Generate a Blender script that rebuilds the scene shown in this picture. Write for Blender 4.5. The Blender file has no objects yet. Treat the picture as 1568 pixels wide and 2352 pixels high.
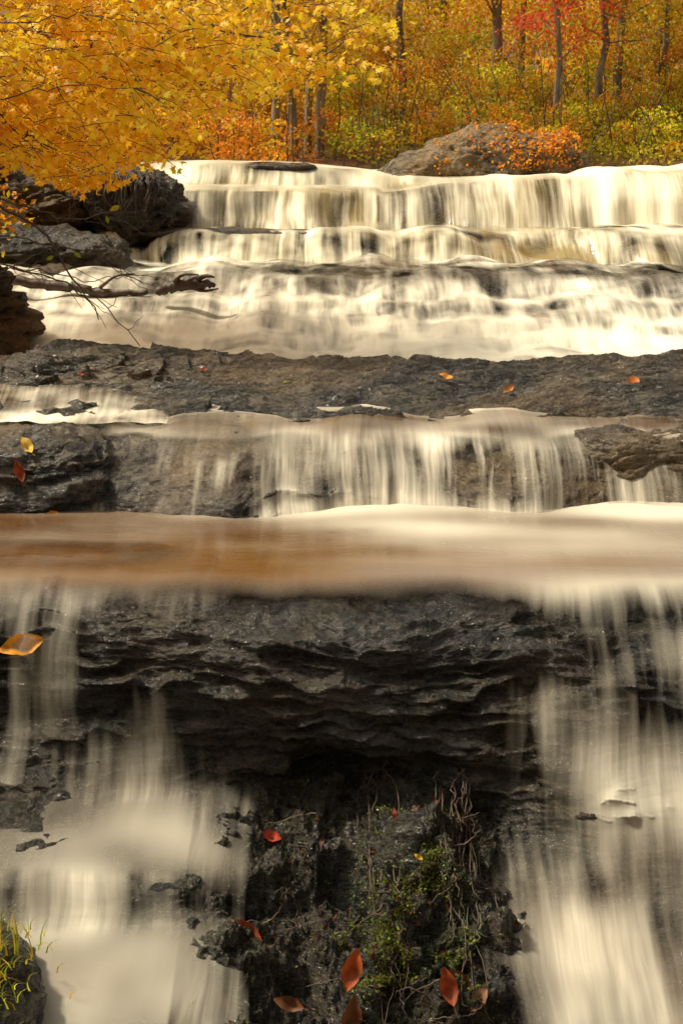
import bpy, math, numpy as np
from mathutils import Vector
rng=np.random.default_rng(7)
sc=bpy.context.scene
# ---------------- noise ----------------
_p=np.random.default_rng(3).permutation(256); _p=np.concatenate([_p,_p,_p])
_g=np.random.default_rng(4).normal(size=(256,3)); _g/=np.linalg.norm(_g,axis=1)[:,None]
def pn(x,y,z):
    x,y,z=np.broadcast_arrays(x,y,z)
    xi=np.floor(x).astype(int);yi=np.floor(y).astype(int);zi=np.floor(z).astype(int)
    xf=x-xi;yf=y-yi;zf=z-zi
    f=lambda t:t*t*t*(t*(t*6-15)+10)
    u,v,w=f(xf),f(yf),f(zf)
    def gr(a,b,c):
        h=_p[_p[_p[(xi+a)&255]+((yi+b)&255)]+((zi+c)&255)]
        g=_g[h&255]
        return g[...,0]*(xf-a)+g[...,1]*(yf-b)+g[...,2]*(zf-c)
    l=lambda a,b,t:a+(b-a)*t
    return 1.5*l(l(l(gr(0,0,0),gr(1,0,0),u),l(gr(0,1,0),gr(1,1,0),u),v),l(l(gr(0,0,1),gr(1,0,1),u),l(gr(0,1,1),gr(1,1,1),u),v),w)
def fbm(x,y,z,o=4,g=.5):
    s=0;a=1
    for i in range(o):
        s=s+a*pn(x*2**i+i*17.3,y*2**i+5.1*i,z*2**i+9.7*i); a*=g
    return s
def ridge(x,y,z,o=3):
    s=0;a=1
    for i in range(o):
        s=s+a*(1-2*np.abs(pn(x*2**i+31.3*i,y*2**i+i*3.3,z*2**i+7*i))); a*=.5
    return s/1.75
def sm(a,b,v):
    t=np.clip((v-a)/(b-a),0,1); return t*t*(3-2*t)
def bx(v,a,b,w): return sm(a-w,a+w,v)*(1-sm(b-w,b+w,v))
def blur(M,r,n=2):
    for _ in range(n):
        for ax in (0,1):
            Mp=np.pad(M,[(r+1,r) if k==ax else (0,0) for k in (0,1)],mode='edge'); c=np.cumsum(Mp,axis=ax); L=M.shape[ax]
            M=(np.take(c,np.arange(2*r+1,2*r+1+L),axis=ax)-np.take(c,np.arange(0,L),axis=ax))/(2*r+1)
    return M
# ---------------- mesh helpers ----------------
def link(ob): sc.collection.objects.link(ob); return ob
def grid_obj(name,P,mat,attrs=None,uv=None,smooth=True,flip=False):
    nx,nt=P.shape[:2]
    idx=np.arange(nx*nt).reshape(nx,nt)
    q=np.stack([idx[:-1,:-1],idx[1:,:-1],idx[1:,1:],idx[:-1,1:]],-1).reshape(-1,4)
    if flip:q=q[:,::-1]
    me=bpy.data.meshes.new(name)
    me.vertices.add(nx*nt); me.vertices.foreach_set('co',P.reshape(-1).astype(np.float32))
    n=len(q); me.loops.add(n*4); me.polygons.add(n)
    me.loops.foreach_set('vertex_index',q.reshape(-1).astype(np.int32))
    me.polygons.foreach_set('loop_start',np.arange(0,n*4,4,dtype=np.int32))
    me.polygons.foreach_set('use_smooth',np.full(n,smooth))
    me.update(calc_edges=True)
    for k,v in (attrs or {}).items():
        a=me.attributes.new(k,'FLOAT','POINT'); a.data.foreach_set('value',np.broadcast_to(v,(nx,nt)).reshape(-1).astype(np.float32))
    if uv is not None:
        l=me.uv_layers.new(name='UVMap'); l.data.foreach_set('uv',uv.reshape(-1,2)[q.reshape(-1)].reshape(-1).astype(np.float32))
    me.materials.append(mat)
    return link(bpy.data.objects.new(name,me))
def normals(P):
    a=np.gradient(P,axis=0); b=np.gradient(P,axis=1)
    n=np.cross(a,b); n/=np.linalg.norm(n,axis=-1)[...,None]+1e-9
    return n
def surf(cols,xs,nt,k=1.2,wob=0,seed=0):
    keys=np.array([c[0] for c in cols]); A=np.array([c[1] for c in cols],float)
    N=A.shape[1]
    C=np.zeros((len(xs),N,2))
    for i in range(N):
        for j in range(2): C[:,i,j]=np.interp(xs,keys,A[:,i,j])
    L=np.linalg.norm(np.diff(A,axis=1),axis=2).mean(0); T=np.concatenate([[0],np.cumsum(L)])
    t=np.linspace(0,T[-1],nt)
    Y=np.array([np.interp(t,T,C[i,:,0]) for i in range(len(xs))]); Z=np.array([np.interp(t,T,C[i,:,1]) for i in range(len(xs))])
    sig=max(1,k*.05/(T[-1]/nt)); r=int(sig*3); ker=np.exp(-.5*(np.arange(-r,r+1)/sig)**2); ker/=ker.sum()
    def sm1(M): 
        Mp=np.pad(M,((0,0),(r,r)),mode='edge'); return np.apply_along_axis(lambda v:np.convolve(v,ker,'valid'),1,Mp)
    Y=sm1(Y);Z=sm1(Z)
    X=np.repeat(xs[:,None],nt,1)
    if wob:
        Y=Y+wob*fbm(X*.9+seed,0*X,t[None]*.35,3); Z=Z+wob*.12*fbm(X*1.3+seed+9,0*X,t[None]*.2,2)
    return np.stack([X,Y,Z],-1),t
def tubes(name,lines,mat,sides=6,noise=0.):
    V=[];F=[];b=0
    for pts,rad in lines:
        P=np.array(pts,float); n=len(P); R=np.broadcast_to(rad,(n,)) if np.ndim(rad)<=1 and not isinstance(rad,(tuple,list)) else np.interp(np.linspace(0,1,n),np.linspace(0,1,len(rad)),rad)
        T=np.gradient(P,axis=0); T/=np.linalg.norm(T,axis=1)[:,None]+1e-9
        up=np.array([.13,.31,.94]) if abs(T[0][2])<.9 else np.array([1,.1,0.])
        S=np.cross(T,up); S/=np.linalg.norm(S,axis=1)[:,None]+1e-9; U=np.cross(S,T)
        for i in range(n):
            for k in range(sides):
                a=2*math.pi*k/sides; rr=R[i]*(1+noise*math.sin(k*2.3+i*.7))
                V.append(P[i]+rr*(math.cos(a)*S[i]+math.sin(a)*U[i]))
        for i in range(n-1):
            for k in range(sides):
                k2=(k+1)%sides
                F.append((b+i*sides+k,b+i*sides+k2,b+(i+1)*sides+k2,b+(i+1)*sides+k))
        F.append(tuple(b+(n-1)*sides+k for k in range(sides)))
        b+=n*sides
    me=bpy.data.meshes.new(name); me.from_pydata([tuple(v) for v in V],[],F)
    me.polygons.foreach_set('use_smooth',[True]*len(me.polygons)); me.materials.append(mat)
    return link(bpy.data.objects.new(name,me))
def spline(pts,n=12,jit=0.,seed=0):
    P=np.array(pts,float); m=len(P); t=np.linspace(0,m-1,n); out=[]
    Pp=np.vstack([2*P[0]-P[1],P,2*P[-1]-P[-2]])
    for a in t:
        i=min(int(a),m-2); f=a-i; p0,p1,p2,p3=Pp[i:i+4]
        out.append(.5*((2*p1)+(-p0+p2)*f+(2*p0-5*p1+4*p2-p3)*f*f+(-p0+3*p1-3*p2+p3)*f**3))
    out=np.array(out)
    if jit: out[1:-1]+=np.random.default_rng(seed).normal(size=(n-2,3))*jit
    return out
def star_template():
    ang=[-90,-60,-35,-12,10,35,60,90,120,145,170,192,215,240]; rad=[.25,.5,.33,.75,.42,.95,.5,1.05,.5,.95,.42,.75,.33,.5]
    v=[(0,0,0)]+[(r*math.cos(math.radians(a)),r*math.sin(math.radians(a)),-.22*r*r) for a,r in zip(ang,rad)]
    n=len(ang); return np.array(v),np.array([(0,1+i,1+(i+1)%n) for i in range(n)])
def beech_template():
    ys=np.linspace(-1,1,11); v=[];t=[]
    for i,y in enumerate(ys):
        w=.43*math.sin(math.pi*(i/10))**.8*(1+.12*(-y))*(1+.1*(i%2)) if 0<i<10 else .02
        z=.3*y*y+.1*math.sin(y*5)
        v+=[(-w,y,.6*w+z),(.04*math.sin(y*3),y,z),(w*1.05,y,.85*w+z-.1*y)]
    for i in range(10):
        a=i*3; t+=[(a,a+1,a+4),(a,a+4,a+3),(a+1,a+2,a+5),(a+1,a+5,a+4)]
    v+=[(-.02,-1,.3),(.02,-1,.3),(.06,-1.4,.42),(.03,-1.4,.42)]; n=33; t+=[(n,n+1,n+2),(n,n+2,n+3)]
    return np.array(v),np.array(t)
RH=(np.array([(0,-1,0),(.6,0,.12),(0,1,0),(-.6,0,.12)],float),np.array([(0,1,2),(0,2,3)]))
STAR=star_template(); BEECH=beech_template()
def leaves(name,pos,size,nrm,col,mat,tmpl=RH,spin=None):
    N=len(pos); tv,tt=tmpl
    nrm=nrm/(np.linalg.norm(nrm,axis=1)[:,None]+1e-9)
    ref=np.where(np.abs(nrm[:,2:3])<.95,np.array([[0,0,1.]]),np.array([[0,1.,0]]))
    a=np.cross(ref,nrm); a/=np.linalg.norm(a,axis=1)[:,None]; b=np.cross(nrm,a)
    if spin is None: spin=rng.uniform(0,2*math.pi,N)
    c,s=np.cos(spin)[:,None],np.sin(spin)[:,None]
    a2=a*c+b*s; b2=-a*s+b*c
    size=np.broadcast_to(size,(N,))[:,None,None]
    V=pos[:,None,:]+size*(tv[None,:,0:1]*a2[:,None]+tv[None,:,1:2]*b2[:,None]+tv[None,:,2:3]*nrm[:,None])
    k=len(tv); F=(tt[None]+(np.arange(N)*k)[:,None,None]).reshape(-1,3)
    me=bpy.data.meshes.new(name); me.vertices.add(N*k); me.vertices.foreach_set('co',V.reshape(-1).astype(np.float32))
    n=len(F); me.loops.add(n*3); me.polygons.add(n); me.loops.foreach_set('vertex_index',F.reshape(-1).astype(np.int32))
    me.polygons.foreach_set('loop_start',np.arange(0,n*3,3,dtype=np.int32)); me.polygons.foreach_set('use_smooth',np.full(n,k>4))
    me.update(calc_edges=True)
    ca=me.color_attributes.new('col','FLOAT_COLOR','POINT')
    cc=np.ones((N,k,4)); cc[...,:3]=col[:,None,:]; ca.data.foreach_set('color',cc.reshape(-1).astype(np.float32))
    me.materials.append(mat); return link(bpy.data.objects.new(name,me))
# ---------------- materials ----------------
class NT:
    def __init__(s,name):
        s.m=bpy.data.materials.new(name); s.m.use_nodes=True; s.t=s.m.node_tree; s.t.nodes.clear()
    def n(s,typ,**kw):
        nd=s.t.nodes.new(typ)
        for k,v in kw.items():
            if k.startswith('i_'):
                key=k[2:]; key=int(key) if key.isdigit() else key.replace('_',' ')
                if hasattr(v,'is_output'): s.t.links.new(v,nd.inputs[key])
                else: nd.inputs[key].default_value=v
            else: setattr(nd,k,v)
        return nd
    def math(s,op,a,b=None,c=None,clamp=False):
        nd=s.n('ShaderNodeMath',operation=op,use_clamp=clamp)
        for i,v in enumerate((a,b,c)):
            if v is None: continue
            if hasattr(v,'is_output'): s.t.links.new(v,nd.inputs[i])
            else: nd.inputs[i].default_value=v
        return nd.outputs[0]
    def mr(s,v,a,b,c=0.,d=1.,smooth=False):
        nd=s.n('ShaderNodeMapRange'); nd.interpolation_type='SMOOTHSTEP' if smooth else 'LINEAR'
        s.t.links.new(v,nd.inputs[0])
        for i,x in enumerate((a,b,c,d)): 
            if hasattr(x,'is_output'): s.t.links.new(x,nd.inputs[i+1])
            else: nd.inputs[i+1].default_value=x
        return nd.outputs[0]
    def mix(s,f,a,b):
        nd=s.n('ShaderNodeMix',data_type='RGBA')
        for i,v in ((0,f),(6,a),(7,b)):
            if hasattr(v,'is_output'): s.t.links.new(v,nd.inputs[i])
            else: nd.inputs[i].default_value=v if i==0 else (*v,1)
        return nd.outputs[2]
    def noise(s,vec,scale,detail=4,rough=.55,dist=0.):
        nd=s.n('ShaderNodeTexNoise'); nd.inputs['Scale'].default_value=scale; nd.inputs['Detail'].default_value=detail; nd.inputs['Roughness'].default_value=rough; nd.inputs['Distortion'].default_value=dist
        if vec is not None: s.t.links.new(vec,nd.inputs['Vector'])
        return nd.outputs[0]
    def mapping(s,vec,sc):
        nd=s.n('ShaderNodeMapping'); s.t.links.new(vec,nd.inputs[0]); nd.inputs['Scale'].default_value=sc; return nd.outputs[0]
    def attr(s,name,out='Fac'): return s.n('ShaderNodeAttribute',attribute_name=name).outputs[out]
    def bump(s,h,st,dist,prev=None):
        nd=s.n('ShaderNodeBump'); nd.inputs['Strength'].default_value=st; nd.inputs['Distance'].default_value=dist; s.t.links.new(h,nd.inputs['Height'])
        if prev is not None: s.t.links.new(prev,nd.inputs['Normal'])
        return nd.outputs[0]
    def out(s,sh): 
        o=s.n('ShaderNodeOutputMaterial'); s.t.links.new(sh,o.inputs[0]); return s.m
def rock_mat(name,dark,light,moss=.0,mosscol=(.06,.075,.012),strata=6.,sc=1.,rough=(.18,.5),bump=1.,lo=.43,hi=.63,coat=0.):
    t=NT(name); co=t.n('ShaderNodeTexCoord').outputs['Object']
    ms=t.mapping(co,(1.3*sc,1.3*sc,strata*sc))
    a=t.noise(ms,2.2,8,.62,.6); b=t.noise(t.mapping(co,(1,1,2.4)),9*sc,7,.65,.3); c=t.noise(t.mapping(co,(1,1,1.6)),45*sc,4,.6); big=t.noise(co,1.1*sc,3,.5)
    f=t.mr(t.math('ADD',t.math('MULTIPLY',a,.5),t.math('MULTIPLY',b,.5)),lo,hi)
    col=t.mix(f,dark,light)
    col=t.mix(t.mr(big,.42,.66,0,.6),col,tuple(x*y for x,y in zip(light,(1.0,.78,.5))))
    col=t.mix(t.mr(c,.58,.72,0,.4),col,tuple(min(1,x*1.8) for x in light))
    col=t.mix(t.mr(c,.44,.34,0,.6),col,dark)
    m=t.math('MULTIPLY',t.mr(t.noise(co,3.1*sc,6,.65),.5,.62,0,1),moss)
    try_attr=t.attr('moss'); m=t.math('ADD',m,t.math('MULTIPLY',try_attr,t.mr(t.noise(co,11*sc,6,.75),.48,.6)),clamp=True)
    col=t.mix(m,col,mosscol)
    nb=t.bump(a,1.*bump,.10/sc); nb=t.bump(b,1.*bump,.06/sc,nb); nb=t.bump(c,.7*bump,.012/sc,nb)
    r=t.math('MAXIMUM',t.mr(b,.35,.65,rough[0],rough[1]),t.math('MULTIPLY',m,.8))
    p=t.n('ShaderNodeBsdfPrincipled',i_Base_Color=col,i_Roughness=r,i_Normal=nb); p.inputs['Specular IOR Level'].default_value=.5
    if coat:
        t.t.links.new(t.math('MULTIPLY',t.mr(t.noise(co,2.3*sc,3),.35,.6,.25,1.),coat),p.inputs['Coat Weight']); p.inputs['Coat Roughness'].default_value=.07; p.inputs['Coat IOR'].default_value=1.6; t.t.links.new(nb,p.inputs['Coat Normal'])
    return t.out(p.outputs[0])
def water_mat(name,deep,white,fx=14.,fy=.7,rough=(.06,.65),bumpst=.25,contrast=.8,warp=.1,ast=.8):
    t=NT(name); uv=t.n('ShaderNodeTexCoord').outputs['UV']
    w=t.noise(uv,1.3,2,.5)
    off=t.n('ShaderNodeCombineXYZ',i_0=t.math('MULTIPLY',t.math('SUBTRACT',w,.5),warp)).outputs[0]
    uvw=t.n('ShaderNodeVectorMath',operation='ADD'); t.t.links.new(uv,uvw.inputs[0]); t.t.links.new(off,uvw.inputs[1]); uvw=uvw.outputs[0]
    n1=t.noise(t.mapping(uvw,(fx,fy,1)),1,3,.5); n2=t.noise(t.mapping(uvw,(fx*3.5,fy*2.2,1)),1,2,.5); n3=t.noise(t.mapping(uvw,(fx*.3,fy*1.6,1)),1,3,.5)
    s=t.math('ADD',t.math('ADD',t.math('MULTIPLY',n1,.4),t.math('MULTIPLY',n2,.24)),t.math('MULTIPLY',n3,.36))
    s=t.mr(s,.36,.64)
    cover=t.attr('cover'); foam=t.attr('foam'); stp=t.attr('streak')
    d=t.math('MULTIPLY',t.math('SUBTRACT',s,.5),stp)
    al=t.math('ADD',t.math('SUBTRACT',t.math('MULTIPLY',cover,1.25),.12),t.math('MULTIPLY',d,ast),clamp=True)
    al=t.math('MULTIPLY',al,t.mr(cover,.0,.15,smooth=True))
    fm=t.math('ADD',foam,t.math('MULTIPLY',d,t.math('MULTIPLY',t.math('SUBTRACT',1.35,foam),contrast)),clamp=True)
    col=t.mix(fm,deep,white)
    rip=t.noise(t.mapping(uv,(1.6,10,1)),1,5,.6)
    nb=t.bump(t.math('ADD',d,t.math('MULTIPLY',rip,.6)),bumpst,.03)
    p=t.n('ShaderNodeBsdfPrincipled',i_Base_Color=col,i_Roughness=t.mr(fm,.2,.7,rough[0],rough[1]),i_Normal=nb); t.t.links.new(t.mr(fm,.3,.75,.5,.06),p.inputs['Specular IOR Level'])
    tr=t.n('ShaderNodeBsdfTransparent'); mx=t.n('ShaderNodeMixShader',i_0=al,i_1=tr.outputs[0],i_2=p.outputs[0])
    return t.out(mx.outputs[0])
def leaf_mat(name,trans=.5,rough=.5,spec=.3,spots=.25):
    t=NT(name); c=t.attr('col','Color')
    n=t.noise(t.n('ShaderNodeTexCoord').outputs['Object'],30,4,.6)
    c2=t.mix(t.mr(n,.38,.62,0,spots),c,(.10,.04,.012))
    p=t.n('ShaderNodeBsdfPrincipled',i_Base_Color=c2,i_Roughness=rough); p.inputs['Specular IOR Level'].default_value=spec
    tl=t.n('ShaderNodeBsdfTranslucent',i_Color=c)
    mx=t.n('ShaderNodeMixShader',i_0=trans,i_1=p.outputs[0],i_2=tl.outputs[0]); return t.out(mx.outputs[0])
def bark_mat(name,a,b,rough=.8):
    t=NT(name); co=t.n('ShaderNodeTexCoord').outputs['Object']
    n=t.noise(t.mapping(co,(14,14,2.5)),1,6,.65); m=t.noise(co,2.5,4,.6)
    col=t.mix(t.mr(n,.35,.65),a,b); col=t.mix(t.mr(m,.5,.7,0,.5),col,(.16,.17,.11))
    p=t.n('ShaderNodeBsdfPrincipled',i_Base_Color=col,i_Roughness=rough,i_Normal=t.bump(n,.8,.03)); return t.out(p.outputs[0])
M_fg=rock_mat('wet_rock_near',(.0025,.0023,.0018),(.085,.07,.048),moss=.18,mosscol=(.05,.06,.010),strata=7,sc=1.5,rough=(.14,.36),bump=1.5,lo=.47,hi=.63,coat=1.)
M_mid=rock_mat('wet_rock_mid',(.005,.0043,.0033),(.26,.22,.16),moss=.08,strata=4,sc=1.4,rough=(.18,.42),bump=1.6,lo=.47,hi=.65,coat=.9)
M_far=rock_mat('wet_rock_far',(.005,.004,.003),(.12,.095,.06),moss=.1,strata=5,sc=1.,rough=(.2,.5),bump=1.4,coat=.4)
M_bank=rock_mat('mossy_bank_rock',(.010,.007,.004),(.16,.095,.045),moss=.5,mosscol=(.18,.13,.02),strata=2,sc=1.2,rough=(.4,.8),bump=1.4)
M_boulder=rock_mat('boulder_rock',(.03,.020,.012),(.45,.34,.20),moss=.35,mosscol=(.22,.19,.06),strata=2.5,sc=1.6,rough=(.5,.85),bump=1.6)
M_wfar=water_mat('falling_water_far',(.28,.21,.085),(.90,.83,.64),fx=7,fy=.5,contrast=1.1)
M_wmid=water_mat('falling_water_mid',(.10,.082,.055),(.88,.82,.67),fx=6,fy=.9,contrast=1.)
M_wE=water_mat('stream_water',(.080,.044,.018),(.82,.76,.62),fx=11,fy=.9,ast=.8)
M_wfg=water_mat('stream_water_near',(.105,.048,.015),(.66,.62,.51),fx=6,fy=.7,ast=.6,bumpst=.28)  # foam white darker than upstream: shade put into the colour
M_leaf=leaf_mat('autumn_leaf'); M_wetleaf=leaf_mat('wet_fallen_leaf',.2,.55,.25,.6)
M_bark=bark_mat('bark_grey',(.07,.055,.04),(.34,.28,.20)); M_twig=bark_mat('twig_dark',(.025,.014,.01),(.1,.06,.04),.5)
# ---------------- tiers ----------------
def xs_dense(a,b,ca,cb,n):
    l=np.linspace(a,ca,max(4,n//8),endpoint=False); c=np.linspace(ca,cb,n,endpoint=False); r=np.linspace(cb,b,max(4,n//8)); return np.concatenate([l,c,r])
def rock_disp(P,f,amp,strata):
    X,Y,Z=P[...,0],P[...,1],P[...,2]
    w=.15*fbm(X*f*.7,Y*f*.7,Z*f,2)
    d=fbm(X*f*.8,Y*f*.8,Z*f*strata+w*4,5,.6)*.6+ridge(X*f*.5+5,Y*f*.6,Z*f*strata*1.6+w*5,4)*.4-.15+pn(X*f*.3,Y*f*.3,Z*f*.5)*.8
    return d*amp
def tier(cols,xs,nt,rmat,wmat,cover,foam,f=1.5,amp=.05,strata=4,off=.02,wob=0,seed=0,k=1.2,ripple=.01,moss=None,extra=None,drop=.03,bulge=0,flat=.15,br=0):
    P,t=surf(cols,xs,nt,k,wob,seed); N=normals(P)
    if np.mean(N[...,2])<0: N=-N
    if bulge:
        P=P+N*(bulge*fbm(P[...,0]*1.5+seed,P[...,1]*1.,0*P[...,0],2))[...,None]; N=normals(P); N=N if np.mean(N[...,2])>0 else -N
    low=pn(P[...,0]*f*.9+seed,P[...,1]*f*.9,P[...,2]*f*1.2)*amp*.8
    dr=rock_disp(P,f,amp,strata)+low-drop
    if extra is not None: dr=dr+extra(P)
    R=P+N*dr[...,None]
    grid_obj('rock_ledge',R,rmat,{'moss':moss(P) if moss else np.zeros(P.shape[:2])})
    cv=cover(P[...,0],P[...,1],P[...,2]); fo=foam(P[...,0],P[...,1],P[...,2])
    if br: cv=blur(cv,br); fo=blur(fo,br)
    steep=1-np.abs(N[...,2])
    st=pn(P[...,0]*f*5+seed,0*P[...,0],t[None]*.6)*ripple*(.3+2.5*steep)
    ow=off+low*steep*.9+st
    need=np.maximum(ow,dr+.006); kk=sm(.35,.6,cv); sp=need*kk+ow*(1-kk)
    for _ in range(3):
        sp=np.maximum(blur(sp,3,1),np.where(kk>.5,dr+.003,-9))
    W=P+N*sp[...,None]
    uv=np.stack([P[...,0],np.repeat(t[None],len(xs),0)],-1)
    grid_obj('waterfall',W,wmat,{'cover':cv,'foam':fo,'streak':np.clip(flat+sm(.01,.12,steep),0,1.1)},uv)
    return R
# near tier
top=[(7.5,-1.885),(6.6,-1.88),(6.2,-1.88),(6.02,-1.895)]
LF=[(5.88,-1.95),(5.75,-2.09),(5.68,-2.3),(5.62,-2.5),(5.5,-2.66),(5.28,-2.72),(4.99,-2.76),(4.86,-2.92),(4.6,-2.97),(4.1,-3.05),(3.6,-3.2)]
RF=[(5.9,-1.95),(5.78,-2.05),(5.6,-2.2),(5.45,-2.4),(5.32,-2.58),(5.18,-2.76),(5.05,-2.93),(4.88,-3.07),(4.62,-3.22),(4.3,-3.4),(3.9,-3.7)]
FG=[(-3.4,top+LF),(-1.15,top+LF),
(-.62,top+[(5.87,-1.95),(5.72,-2.09),(5.65,-2.28),(5.62,-2.5),(5.58,-2.68),(5.36,-2.75),(5.08,-2.80),(4.95,-2.93),(4.6,-3.0),(4.1,-3.08),(3.6,-3.3)]),
(-.35,top+[(5.83,-1.935),(5.66,-2.05),(5.60,-2.27),(5.64,-2.5),(5.78,-2.68),(5.55,-2.80),(5.22,-2.86),(5.0,-2.96),(4.65,-3.08),(4.2,-3.3),(3.8,-3.6)]),
(0,top+[(5.80,-1.925),(5.63,-2.02),(5.55,-2.24),(5.64,-2.5),(5.95,-2.66),(5.75,-2.80),(5.35,-2.90),(5.0,-2.99),(4.6,-3.14),(4.2,-3.5),(3.9,-4.0)]),
(.28,top+[(5.80,-1.925),(5.63,-2.02),(5.55,-2.24),(5.60,-2.5),(5.70,-2.62),(5.5,-2.72),(5.15,-2.82),(4.88,-2.96),(4.58,-3.12),(4.2,-3.5),(3.9,-4.0)]),
(.55,top+[(5.83,-1.935),(5.67,-2.05),(5.59,-2.27),(5.60,-2.5),(5.58,-2.68),(5.48,-2.82),(5.28,-2.92),(4.98,-3.02),(4.62,-3.14),(4.2,-3.4),(3.9,-3.8)]),
(.85,top+[(5.87,-1.95),(5.72,-2.08),(5.62,-2.28),(5.56,-2.5),(5.50,-2.7),(5.38,-2.85),(5.2,-2.97),(4.95,-3.08),(4.62,-3.2),(4.25,-3.36),(3.9,-3.6)]),
(1.3,top+RF),(3.4,top+RF)]
def cover_fg(X,Y,Z):
    nz=fbm(X*1.5,Y*1.2,Z*.8,3); n2=fbm(X*2.2+9,Y*1.5,Z*2.2,4)
    yl=Y+.14*fbm(X*1.3+3,0*X,0*X,3)
    pool=sm(5.86,6.14,yl)*(Z>-2.02)
    side=np.clip((1-sm(-.9,-.4,X))+sm(.5,1.0,X),0,1)
    rim=sm(-2.06,-1.9,Z)*(.06+.3*n2+.16*side)*(Z<=-1.86)
    left=(1-sm(-.85,-.38,X+.2*nz))*(.10+.34*n2+.12*bx(X,-.95,-.5,.2)*sm(-2.1,-2.4,Z)+.2*sm(-2.5,-2.68,Z))
    rx=X+.16*n2+.22*sm(-2.6,-3.1,Z)
    right=sm(.6,1.3,rx)*(.26+.52*n2+.36*sm(-2.2,-2.65,Z)*sm(.9,1.2,rx))
    right=np.maximum(right,sm(.65,1.25,rx+.05)*sm(-2.75,-3.05,Z)*(.56+.45*n2))
    ms=sm(-2.55,-2.72,Z)*(Y<5.62)
    shelf=(1-sm(-.85,-.25,X+.2*nz))*ms*sm(4.85,5.1,Y)*(.42+.65*fbm(X*1.0+Y*.5,Y*2.2,0*X+4,3))
    lowfall=bx(X,-1.25,-.86,.16)*bx(Z,-2.96,-2.74,.04)*(Y<5.1)*.72+(1-sm(-.75,-.4,X))*bx(Z,-2.96,-2.74,.04)*(Y<5.1)*(.15+.25*n2)
    lowpool=(1-sm(-.68,-.2,X+.2*nz))*sm(-2.82,-2.98,Z)*(Y<5.0)*(.62+.5*n2)
    dm=np.maximum.reduce([pool,rim,left*(Y>5.1)*(1-ms*sm(5.5,5.3,Y)),right,shelf,lowfall,lowpool])
    dm=dm-.5*pool*(1-sm(-.9,-.5,X))*bx(Y,6.2,6.95,.12)*np.clip(.4+1.8*fbm(X*1.5,Y*6,0,3),0,1)
    return np.clip(dm,0,1)
def foam_fg(X,Y,Z):
    nz=fbm(X*.6,Y*3.5,0*Z+3,4); nb=fbm(X*.5+7,Y*1.5,0*Z,3)
    fo=.08+.28*nz+.12*sm(-.3,.6,X)
    fo=fo+.78*sm(6.62,7.3,Y+.5*nb)*sm(-.95,.2,X+.3*nz)
    fo=fo+.25*bx(Y,6.4,6.8,.2)*sm(.3,1.2,X)
    fo=fo+.5*bx(Y,5.85,6.12,.15)*sm(.5,1.2,X)
    fall=sm(6.02,5.86,Y)
    return np.clip(fo*(1-fall)+fall*(.76+.4*fbm(X*1.0,Y*1.6,Z*1.6,3)),0,1)
def moss_fg(P):
    X,Y,Z=P[...,0],P[...,1],P[...,2]
    return np.clip(bx(X,.05,.5,.1)*sm(-2.68,-2.8,Z)*.8+bx(X,-.85,-.2,.1)*sm(-2.74,-2.8,Z)*.4+.2*sm(-2.1,-2.4,Z),0,1)
def extra_fg(P):
    X,Y,Z=P[...,0],P[...,1],P[...,2]
    lowm=sm(-2.6,-2.8,Z)*bx(X,-.55,.75,.15)
    d=lowm*(.17*fbm(X*2.8,Y*2.8,Z*2.8,6,.62)+.04*ridge(X*6,Y*6,Z*6,3))
    face=bx(Z,-2.75,-1.92,.05)
    ph=Z*30+3.5*pn(X*.9,0*X,Z*2)+1.2*pn(X*5,0*X,Z*6)
    d=d+face*.024*np.sin(ph)*(.6+pn(X*3,0*X,Z*9))
    ph2=Z*90+10*pn(X*1.6,Y*2,Z*3)+4.5*pn(X*6,Y*2,Z*10)
    d=d+face*.017*(1-2*np.abs(np.sin(ph2*.5)))*np.clip(.6+1.6*pn(X*2.6+4,0*X,Z*6),0,1.3)
    d=d+face*.018*fbm(X*6,Y*6,Z*18,4,.6)
    rb=sm(.9,1.3,X)*(.08*fbm(X*2.5,Y*2.5,Z*2.5+4,3))
    return d+rb*bx(Z,-2.9,-1.95,.06)
xs=xs_dense(-3.4,3.4,-1.7,1.7,900)
R_fg=tier(FG,xs,780,M_fg,M_wfg,cover_fg,foam_fg,f=1.9,amp=.06,strata=3.2,off=.012,wob=.10,seed=3,k=1.,ripple=.006,moss=moss_fg,extra=extra_fg,drop=.045,flat=.06,br=9)
# tier E
E=[(8.8,-1.54),(8.3,-1.535),(7.98,-1.54),(7.8,-1.565),(7.62,-1.62),(7.48,-1.71),(7.38,-1.82),(7.28,-2.0)]
E2=[(8.8,-1.54),(8.2,-1.535),(7.8,-1.545),(7.6,-1.58),(7.42,-1.65),(7.28,-1.76),(7.2,-1.88),(7.1,-2.05)]
def cover_E(X,Y,Z):
    pool=sm(7.5,7.85,Y)*(Z>-1.58)
    nz=fbm(X*2,Y,Z*2,3); n2=fbm(X*3.6,Y*.5,Z*1.2,3); n3=fbm(X*1.7+5,Y*.3,Z*.8,2)
    c=bx(X,-.5,-.02,.12)*(.32+.45*n2)+bx(X,-.04,.34,.14)*.6+bx(X,.3,.62,.08)*(.34+.45*n2)+bx(X,.7,1.75,.12)*(.16+.3*n2+.25*n3)+sm(1.7,2,X)*.2+.10*(1-sm(-.6,-.45,X))
    c=c+.2*sm(-1.66,-1.57,Z)*sm(-.6,-.3,X)+.3*bx(X,.44,.58,.05)*sm(-1.75,-1.6,Z)+.45*sm(-1.80,-1.88,Z)*sm(-.6,-.2,X)*(1-sm(.9,1.3,X))
    return np.clip(np.maximum(pool*np.where(X<-.5,.6,.9),c+.1*nz)*np.where(X<-1.3,.2,1),0,1)
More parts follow.
